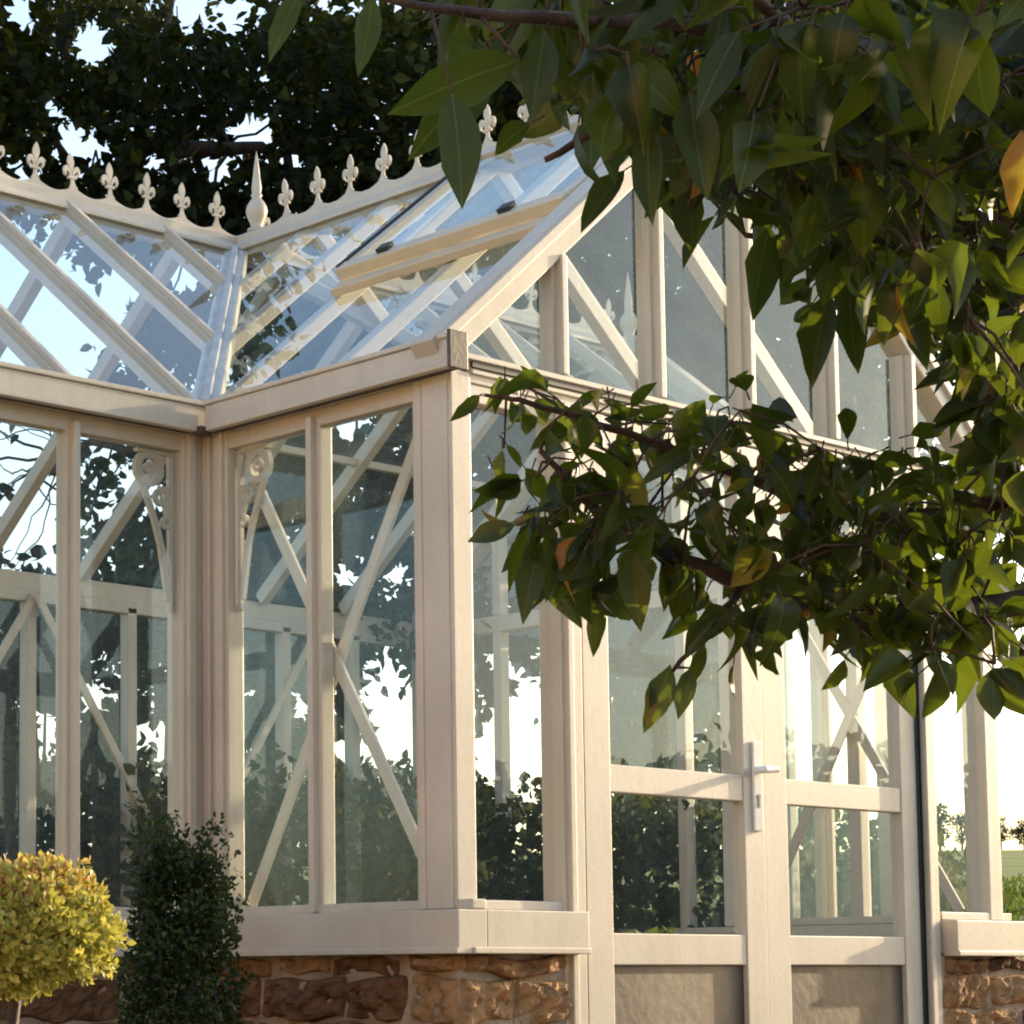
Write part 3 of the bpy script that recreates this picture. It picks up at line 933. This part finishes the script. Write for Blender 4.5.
TOPL = [(545, 30), (730, 40), (740, 190), (700, 180), (670, 150), (620, 140), (580, 110), (545, 90)]
OFF = [(1040, -420), (1750, -420), (1750, 190), (1040, 120)]
for _ in range(150):
    u, v = sample_poly(MID, rnd); cluster(u, v, rnd.uniform(2.5, 3.0), rnd.randint(3, 5), .060)
for _ in range(34):
    u, v = sample_poly([(850, 460), (1050, 445), (1050, 655), (950, 640), (850, 610), (780, 560)], rnd); cluster(u, v, rnd.uniform(2.9, 3.5), rnd.randint(4, 6), .062)
for _ in range(70):
    u, v = sample_poly(TOPA, rnd); cluster(u, v, rnd.uniform(1.85, 2.35), rnd.randint(3, 5), .066)
for _ in range(44):
    u, v = sample_poly(TOPL, rnd); cluster(u, v, rnd.uniform(2.1, 2.9), rnd.randint(3, 4), .058)
for _ in range(185):
    u, v = sample_poly(TOPB, rnd); cluster(u, v, rnd.uniform(2.05, 2.95), rnd.randint(3, 5), .057)
for _ in range(300):                                          # the thick of the crown on the right
    u, v = sample_poly([(800, -40), (1090, -60), (1090, 450), (1005, 430), (970, 340), (900, 270), (820, 200)], rnd); cluster(u, v, rnd.uniform(2.5, 3.9), rnd.randint(4, 6), .060)
for _ in range(75):
    u, v = sample_poly([(1000, 350), (1095, 330), (1095, 475), (1000, 465)], rnd); cluster(u, v, rnd.uniform(2.6, 3.3), rnd.randint(4, 6), .06)
for _ in range(330):                                          # the crown carries on outside the view, towards the trunk
    u, v = sample_poly(OFF, rnd); cluster(u, v, rnd.uniform(2.2, 3.6), 5, .085)
# a few leaves that stand out by themselves
for (u0, v0, u1, v1, d, t) in [(452, 92, 468, 208, 1.85, .6), (372, -5, 366, 76, 1.8, .7), (520, 60, 385, 102, 1.9, .75), (545, 30, 530, 120, 1.95, .5),
                               (500, 60, 400, 150, 2.0, .3), (470, 55, 440, 150, 2.0, .4), (300, -10, 270, 60, 1.8, .6), (650, 120, 640, 225, 2.0, .3), (585, 90, 610, 185, 2.1, .4),
                               (625, 170, 575, 230, 2.2, .4), (770, 225, 745, 318, 2.45, .2), (780, 220, 795, 300, 2.45, .25), (830, 290, 802, 388, 2.4, .2), (850, 290, 850, 375, 2.4, .2),
                               (905, 300, 920, 372, 2.4, .3), (1022, 130, 1010, 214, 2.0, .995), (965, 330, 958, 400, 2.3, .98), (740, 30, 690, 110, 1.9, .3), (690, 90, 700, 200, 1.95, .4),
                               (630, 545, 640, 632, 2.6, .88), (665, 560, 668, 612, 2.65, .93), (540, 540, 520, 625, 2.6, .5), (540, 530, 500, 572, 2.6, .5), (480, 395, 452, 422, 2.65, .6),
                               (810, 610, 800, 622, 2.7, .995), (800, 495, 775, 515, 2.7, .99), (860, 600, 885, 620, 2.7, .94), (880, 645, 915, 720, 2.7, .5), (1010, 640, 1015, 705, 2.6, .6),
                               (670, 665, 650, 735, 2.62, .7), (690, 668, 683, 720, 2.62, .8), (655, 680, 645, 725, 2.62, .97), (705, 645, 690, 690, 2.64, .6)]:
    a = at(u0, v0, d); b = at(u1, v1, d - .02)
    L = (b - a).length
    AL.leaf(a, b - a, -FWD + rvec(rnd) * .55, L, L * rnd.uniform(.27, .38), t, 6, rnd.uniform(.15, .3), rnd.uniform(0, .15))
    q = min(limbs, key=lambda w: (w - a).length)
    if (q - a).length < .4: tube(wood, [q - ROOT, a - ROOT], [.002, .001], 4)
link("trunk", wood, M_REDBARK, apple, 0, True)
AL.build("crown", M_APPLE, apple, ROOT, True)

# ------------------------------------------------------------------ big dark tree behind the greenhouse
rnd = random.Random(5)
TB = at(272, 980, 12.0); TB.z = -.6
bt = empty("broadleaf_tree", TB, "large dark broadleaf tree rising behind the glasshouse roof", "tree")
wood = bmesh.new()
def w2(pts, r0, r1, seg=7):
    P = [Vector(p) for p in pts]; out = []
    for a, b in zip(P, P[1:]):
        for k in range(5):
            q = a.lerp(b, k / 5)
            if out: q = q + rvec(rnd) * (a - b).length * .035
            out.append(q)
    out.append(P[-1]); n = len(out) - 1
    tube(wood, [p - TB for p in out], [r0 + (r1 - r0) * k / n for k in range(n + 1)], seg)
    return out
fork = at(275, 560, 12.0)
w2([TB, at(270, 800, 12), fork], .085, .06, 10)
L2 = []
for ends in ([(250, 330), (190, 120), (150, -80)], [(330, 380), (420, 200), (470, -60)], [(360, 480), (500, 420), (650, 330)], [(200, 480), (110, 440), (30, 470)],
             [(230, 420), (120, 210), (20, 90)], [(400, 520), (520, 560), (620, 560)], [(300, 300), (290, 100), (300, -150)], [(180, 150), (260, 150), (330, 158)]):
    p = [fork] + [at(u, v, 12 + rnd.uniform(-.8, .8)) for u, v in ends]
    if ends[0] == (180, 150): p = p[1:]
    L2 += w2(p, .045, .010)
for _ in range(60):                                          # bare twigs in the gaps
    a = rnd.choice(L2); b = a + rvec(rnd) * rnd.uniform(.3, .8); c = b + rvec(rnd) * .3
    w2([a, b, c], .010, .003, 4)
DL = Leaves()
CROWN = [(-260, -50), (60, -50), (140, 15), (900, 15), (960, 120), (930, 420), (800, 560), (745, 570), (745, 785), (590, 790), (570, 640), (520, 620), (440, 630), (380, 665), (250, 660), (150, 650), (95, 590), (80, 420), (110, 300), (60, 225), (0, 205), (-260, 190)]
HOLES = [(18, 10, 16), (95, 45, 20), (190, 10, 15), (232, 18, 12), (70, 140, 16), (100, 150, 14), (200, 150, 14), (250, 135, 22), (220, 172, 14), (155, 160, 10), (265, 75, 8), (55, 108, 9), (290, 160, 10),
         (55, 370, 40), (110, 430, 22), (140, 480, 16), (160, 500, 12), (350, 425, 14), (300, 535, 10), (345, 575, 12), (400, 570, 10), (105, 320, 26), (180, 270, 20), (130, 280, 18), (20, 170, 10)]
def blocked(u, v):
    for a, b, r in HOLES:
        if (u - a) ** 2 + (v - b) ** 2 < (r + 3) ** 2: return True
    return False
def bunch(LV, c, rad, n, Lm, tint0, uv=None, check=True, squash=.8, up=0):
    for _ in range(n):
        o = rvec(rnd) * rad * rnd.random() ** .45
        o.z *= squash
        p = c + o
        if check:
            q = p - CAM; z = q.dot(FWD)
            if blocked(PX + F * q.dot(RIGHT) / z, PY - F * q.dot(UP) / z): continue
        d = o.normalized() * .5 + rvec(rnd) + Vector((0, 0, -.35 + up))
        L = Lm * rnd.uniform(.6, 1.25)
        LV.leaf(p, d, rvec(rnd), L, L * rnd.uniform(.5, .75), min(1, max(0, tint0 + rnd.uniform(-.25, .25))), 3, .15, .25)
for k in range(2500):
    u, v = sample_poly(CROWN, rnd)
    if blocked(u, v): continue
    if u < 430 and v > 250 and rnd.random() < .35: continue    # sparser towards the underside
    bunch(DL, at(u, v, rnd.uniform(10.6, 13.8)), rnd.uniform(.16, .30), 44, .076, rnd.random() ** 1.2)
HOLES += [(108, 668, 24), (92, 690, 18), (146, 742, 22), (165, 735, 16), (20, 690, 14), (50, 742, 18), (40, 715, 9), (385, 655, 22), (372, 690, 16), (395, 720, 26), (385, 760, 24), (410, 745, 20), (355, 640, 12), (400, 690, 16), (345, 745, 14),
          (535, 690, 24), (510, 715, 20), (500, 660, 13), (545, 640, 12), (490, 750, 18), (530, 755, 26), (545, 720, 22), (250, 690, 8), (262, 770, 14), (300, 700, 10), (215, 690, 12), (5, 640, 16), (70, 640, 8)]
for k in range(330):                                          # lower skirts of the crown, sky between them
    u, v = rnd.uniform(-60, 575), rnd.uniform(610, 775)
    if blocked(u, v): continue
    bunch(DL, at(u, v, rnd.uniform(11.2, 13.6)), rnd.uniform(.16, .24), 46, .085, rnd.random())
for k in range(13):                                           # thin sprays across the pale gap on the left
    u, v = rnd.uniform(-30, 90), rnd.uniform(400, 580)
    c = at(u, v, rnd.uniform(11, 13)); q = min(L2, key=lambda w: (w - c).length)
    w2([q, q.lerp(c, .5) + rvec(rnd) * .1, c], .006, .002, 4)
    bunch(DL, c, .11, 12, .085, .4)
link("trunk", wood, M_BARK, bt, 0, True)
DL.build("crown", M_DARKLEAF, bt, TB)

# second, lower tree and hedge behind the house
def poly_shrub(name, label, cat, poly, d0, d1, n, rad, per, Lm, mat, base_uvd, trunk=True, leafname="crown", tint=(.1, .9)):
    B = at(*base_uvd); B.z = -.6
    r = empty(name, B, label, cat)
    LV = Leaves()
    wd = bmesh.new()
    for _ in range(n):
        u, v = sample_poly(poly, rnd)
        c = at(u, v, rnd.uniform(d0, d1))
        if c.z < -.6: continue
        bunch(LV, c, rad * rnd.uniform(.7, 1.2), per, Lm, rnd.uniform(*tint), check=False, up=.5)
        if rnd.random() < .12:
            g = Vector((c.x + rnd.uniform(-.1, .1), c.y + rnd.uniform(-.1, .1), -.62))
            tube(wd, [g - B, (g.lerp(c, .6) + rvec(rnd) * .05) - B, c - B], [.02, .012, .005], 5)
    link("stems", wd, M_BARK, r)
    LV.build(leafname, mat, r, B)
    return r
poly_shrub("hedge", "dark overgrown hedge seen low through the panes behind the glasshouse", "hedge",
           [(-150, 780), (0, 745), (60, 770), (120, 765), (180, 790), (250, 760), (340, 800), (430, 815), (520, 805), (600, 790), (700, 800), (800, 815), (880, 830), (925, 850), (960, 880), (960, 1010), (-150, 1010)], 9.6, 10.8, 620, .20, 46, .062, M_HEDGE, (400, 1000, 10.2), leafname="foliage")
# hedge on the right-hand side of the garden, seen only as a dark reflection in the door glass
hb = empty("boundary_hedge", (7.4, -6.6, -.62), "dark clipped hedge along the garden edge to the right in front of the doors", "hedge")
LV = Leaves()
for k in range(1300):
    q = rnd.random()
    c = Vector((4.6 + 5.6 * q, -9.8 + 6.4 * q, -.6 + 1.75 * rnd.random())) + rvec(rnd) * .3
    bunch(LV, c, .26, 40, .12, rnd.random(), check=False, up=.4)
LV.build("foliage", M_HEDGE, hb, hb.location)
bm = bmesh.new()
for k in range(12):
    q = (k + .5) / 12
    tube(bm, [Vector((4.6 + 5.6 * q, -9.8 + 6.4 * q, -.62)) - hb.location, Vector((4.6 + 5.6 * q, -9.8 + 6.4 * q, .9)) - hb.location], [.04, .015], 6)
link("stems", bm, M_BARK, hb)
poly_shrub("understorey_tree", "slim dark sapling with sparse foliage behind the left panes", "tree",
           [(-60, 590), (90, 600), (230, 610), (240, 680), (180, 700), (150, 655), (90, 680), (40, 690), (-60, 720)], 10.8, 11.8, 90, .17, 40, .075, M_DARKLEAF, (60, 980, 11.2))
poly_shrub("pale_bush", "rounded grey green bush behind the glasshouse left of the corner post", "bush",
           [(330, 830), (345, 790), (380, 770), (430, 775), (480, 800), (500, 860), (330, 900)], 11.2, 12.2, 110, .17, 44, .06, M_PALE, (400, 985, 11.7), leafname="foliage")

# ------------------------------------------------------------------ shrubs in front
rnd = random.Random(11)
# golden ball on a stem
GC = at(24, 930, 4.3); GBASE = Vector((GC.x - .045, GC.y, -.62))
gb = empty("golden_shrub", GBASE, "round golden yellow standard shrub with orange tips catching the sun", "shrub")
LV = Leaves()
for _ in range(9500):
    o = rvec(rnd); o.z *= .74
    r = .158 * (1 + .20 * noise.noise(o * 2.2 + Vector((3, 1, 7))) + .18 * noise.noise(o * 6)) * (rnd.random() ** .16)
    if o.z < -.45: r *= .93
    p = GC + o * r
    d = o + rvec(rnd) * .75 + Vector((0, 0, .35))
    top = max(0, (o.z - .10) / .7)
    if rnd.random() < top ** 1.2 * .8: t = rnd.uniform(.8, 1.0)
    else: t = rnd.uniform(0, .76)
    L = rnd.uniform(.012, .022)
    LV.leaf(p, d, o + rvec(rnd) * .8, L, L * .62, t, 3, .15, .25)
LV.build("foliage", M_GOLD, gb, GBASE)
bm = bmesh.new()
tube(bm, [(0, 0, 0), (.005, .01, (GC.z - GBASE.z) * .5), (GC.x - GBASE.x, GC.y - GBASE.y, GC.z - GBASE.z)], [.016, .013, .010], 8)
for k in range(14):
    o = rvec(rnd) * .13
    tube(bm, [GC - GBASE, GC - GBASE + o], [.005, .002], 5)
link("stem", bm, M_REDBARK, gb, 0, True)

# dark box shrub in the angle of the walls
SB = at(180, 1000, 5.75); SB.z = -.62
sh = empty("box_shrub", SB, "dark green upright box bush with an uneven top in front of the inner corner", "shrub")
LV = Leaves()
zt_ = at(180, 845, 5.75).z
def srad(h):                                                  # radius by height fraction
    return .198 - .14 * h ** 1.5
pts = []
for _ in range(230):
    h = rnd.random() ** .85
    z = SB.z + h * (zt_ - SB.z - .03)
    a = rnd.uniform(0, 6.283)
    r = srad(h) * rnd.uniform(.55, 1.0) * (1 + .25 * noise.noise(Vector((a, h * 4, 1))))
    c = Vector((SB.x + r * math.cos(a), SB.y + r * math.sin(a), z))
    bunch(LV, c, .055, 62, .017, rnd.random() ** 1.6, check=False, squash=1.1, up=.6)
for _ in range(80):                                           # shoots that stick out
    h = rnd.uniform(.5, 1.0); a = rnd.uniform(0, 6.283); r = srad(h) * rnd.uniform(.5, 1.05)
    c = Vector((SB.x + r * math.cos(a), SB.y + r * math.sin(a), SB.z + h * (zt_ - SB.z)))
    for k in range(5):
        bunch(LV, c + Vector((.012 * math.cos(a), .012 * math.sin(a), .02)) * k, .014, 7, .016, .6, check=False, up=.6)
LV.build("foliage", M_BOX, sh, SB)
bm = bmesh.new()
for k in range(9):
    a = rnd.uniform(0, 6.28); q = Vector((.09 * math.cos(a), .09 * math.sin(a), rnd.uniform(.5, .8)))
    tube(bm, [(.02 * math.cos(a), .02 * math.sin(a), 0), q * .6, q], [.012, .008, .003], 6)
link("stems", bm, M_BARK, sh, 0, True)

# plant in a clay pot inside, low behind the left door leaf
PB = Vector((1.52, .86, ZF))
pp = empty("potted_plant", PB, "leafy green plant in a clay pot on the glasshouse floor behind the left door", "plant")
bm = bmesh.new(); lathe(bm, (0, 0, 0), [(.09, 0), (.125, .25), (.14, .25), (.14, .30), (.12, .30), (.115, .27)], 20)
link("pot", bm, principled("terracotta", (.30, .12, .06), (.42, .19, .10), 8, .8), pp, 0, True)
LV = Leaves()
for k in range(170):
    d = Vector((rnd.uniform(-1, 1), rnd.uniform(-1, 1), rnd.uniform(.3, 1.6))).normalized()
    L = rnd.uniform(.07, .14)
    LV.leaf(PB + Vector((0, 0, .28)) + d * rnd.uniform(.03, .30), d + rvec(rnd) * .6, rvec(rnd), L, L * .55, rnd.random(), 5, .2, .5)
LV.build("foliage", M_CROP, pp, PB)

# ------------------------------------------------------------------ ground, field, far trees
def smooth(a, b, x):
    t = min(1, max(0, (x - a) / (b - a))); return t * t * (3 - 2 * t)
FH = Vector((FWD.x, FWD.y, 0)).normalized()
def ground_z(x, y):
    s = (Vector((x, y, 0)) - Vector((CAM.x, CAM.y, 0))).dot(FH)
    z = -.6
    if s > 14: z += .0530 * (min(s, 262) - 14) * smooth(14, 40, s) + .75 * smooth(14, 200, s)
    if s > 262: z -= (s - 262) * .02
    return z + .25 * smooth(20, 120, s) * noise.noise(Vector((x * .02, y * .02, 0)))
me = bpy.data.meshes.new("ground")
vs, fs = [], []
ax = sorted(set([-2500, -1500, -900, -600, -400, -300] + [-240 + 12 * k for k in range(20)] + [2 * k for k in range(-1, 30)] + [60 + 10 * k for k in range(36)] + [500, 700, 1000, 1600, 2500]))
for y in ax:
    for x in ax: vs.append((x, y, ground_z(x, y)))
n = len(ax)
for j in range(n - 1):
    for i in range(n - 1): fs.append((j * n + i, j * n + i + 1, (j + 1) * n + i + 1, (j + 1) * n + i))
me.from_pydata(vs, [], fs)
gm, nt, out = new_mat("meadow")
b = nt.nodes.new('ShaderNodeBsdfPrincipled'); b.inputs['Roughness'].default_value = .95; b.inputs['Specular IOR Level'].default_value = .1
nz, rp = ramp_noise(nt, .35, (.09, .12, .03), (.17, .20, .055), .3, .7, 12)
nt.links.new(rp.outputs[0], b.inputs['Base Color'])
nt.links.new(b.outputs[0], out.inputs[0])
me.materials.append(gm)
for p in me.polygons: p.use_smooth = True
go = bpy.data.objects.new("ground", me); col.objects.link(go); go['kind'] = 'structure'
# gravel path round the greenhouse
bm = bmesh.new()
v = [bm.verts.new(p) for p in [(-7.5, -7, -.575), (7, -7, -.575), (7, -.0, -.575), (5.2, 4.6, -.575), (-7.5, 4.6, -.575)]]
bm.faces.new(v)
po = link("path", bm, principled("gravel_path", (.20, .155, .11), (.32, .25, .18), 30, .95, .6, 120))
po['kind'] = 'structure'

# low leafy growth of the field in the wedge seen past the greenhouse
CL = Leaves()
for _ in range(9000):
    d = 11 + 60 * rnd.random() ** 2.2
    u = rnd.uniform(880, 1075)
    p = at(u, 900, d); p.z = ground_z(p.x, p.y)
    h = rnd.uniform(.10, .34)
    L = rnd.uniform(.10, .26)
    CL.leaf(p + Vector((0, 0, h * rnd.random() - .02)), Vector((rnd.uniform(-.6, .6), rnd.uniform(-.6, .6), rnd.uniform(.4, 1))), rvec(rnd), L, L * rnd.uniform(.2, .5), rnd.random(), 3, .2, .4)
fo = CL.build("field_growth", M_CROP); fo['kind'] = 'stuff'

def far_tree(u, vtop, vbase, wpx, d, label, seed):
    global rnd
    rnd = random.Random(seed)
    B = at(u, vbase, d); B.z = ground_z(B.x, B.y) - .1
    T_ = at(u, vtop, d)
    H = T_.z - B.z; wr = wpx / F * d / 2
    t = empty("field_tree", B, label, "tree", "distant trees on the field edge")
    bm = bmesh.new()
    tube(bm, [(0, 0, 0), (.1, 0, H * .45), (0, .05, H * .8)], [H * .035, H * .025, H * .008], 6)
    for k in range(5):
        a = rnd.uniform(0, 6.28)
        tube(bm, [(.05, 0, H * .35), (wr * .6 * math.cos(a), wr * .6 * math.sin(a), H * rnd.uniform(.55, .8))], [H * .014, H * .005], 5)
    link("trunk", bm, M_BARK, t)
    LV = Leaves()
    for k in range(34):
        a = rnd.uniform(0, 6.28); h = rnd.uniform(.3, .95)
        r = wr * (1 - abs(h - .55) * 1.2) * rnd.uniform(.2, 1)
        c = B + Vector((r * math.cos(a), r * math.sin(a), H * h))
        bunch(LV, c, wr * .32, 34, H * .06, rnd.random(), check=False)
    LV.build("crown", M_FAR, t, B)
far_tree(940, 801, 846, 30, 262, "taller round topped tree on the horizon just right of the door", 1)
far_tree(962, 813, 846, 34, 264, "broad dark tree on the horizon in the middle of the sidelight", 2)
far_tree(1001, 816, 846, 24, 260, "small dark tree on the horizon just outside the corner post", 3)
far_tree(1024, 818, 846, 26, 266, "small tree cut by the right edge of the view on the horizon", 4)

# ------------------------------------------------------------------ light
EL = 13.0
sd = Vector((.992, -.115, 0)).normalized()
sun_dir = Vector((sd.x * math.cos(R(EL)), sd.y * math.cos(R(EL)), math.sin(R(EL))))
sl = bpy.data.lights.new("sun", 'SUN'); sl.energy = 2.8; sl.angle = R(.5); sl.color = (1, .79, .52)
slo = bpy.data.objects.new("sun", sl); col.objects.link(slo)
slo.rotation_euler = sun_dir.to_track_quat('Z', 'Y').to_euler()
w = bpy.data.worlds.new("World"); scn.world = w; w.use_nodes = True
nt = w.node_tree; nt.nodes.clear()
out = nt.nodes.new('ShaderNodeOutputWorld'); bg = nt.nodes.new('ShaderNodeBackground'); sky = nt.nodes.new('ShaderNodeTexSky')
sky.sky_type = 'NISHITA'; sky.sun_disc = False
sky.sun_elevation = R(EL); sky.sun_rotation = math.atan2(sun_dir.x, sun_dir.y)
sky.air_density = 1.0; sky.dust_density = 2.4; sky.ozone_density = 1.0
bg.inputs['Strength'].default_value = .15
nt.links.new(sky.outputs[0], bg.inputs[0]); nt.links.new(bg.outputs[0], out.inputs[0])

vs_ = scn.view_settings
scn.display_settings.display_device = 'sRGB'
vs_.view_transform = 'Standard'; vs_.look = 'None'; vs_.gamma = 1; vs_.use_curve_mapping = False
vs_.exposure = 1.55
scn.render.engine = 'CYCLES'
cy = scn.cycles
cy.use_denoising = True
cy.max_bounces = 10; cy.transparent_max_bounces = 24; cy.glossy_bounces = 4; cy.diffuse_bounces = 4
cy.caustics_reflective = False; cy.caustics_refractive = False
cy.sample_clamp_indirect = 6
cy.filter_width = 2.0
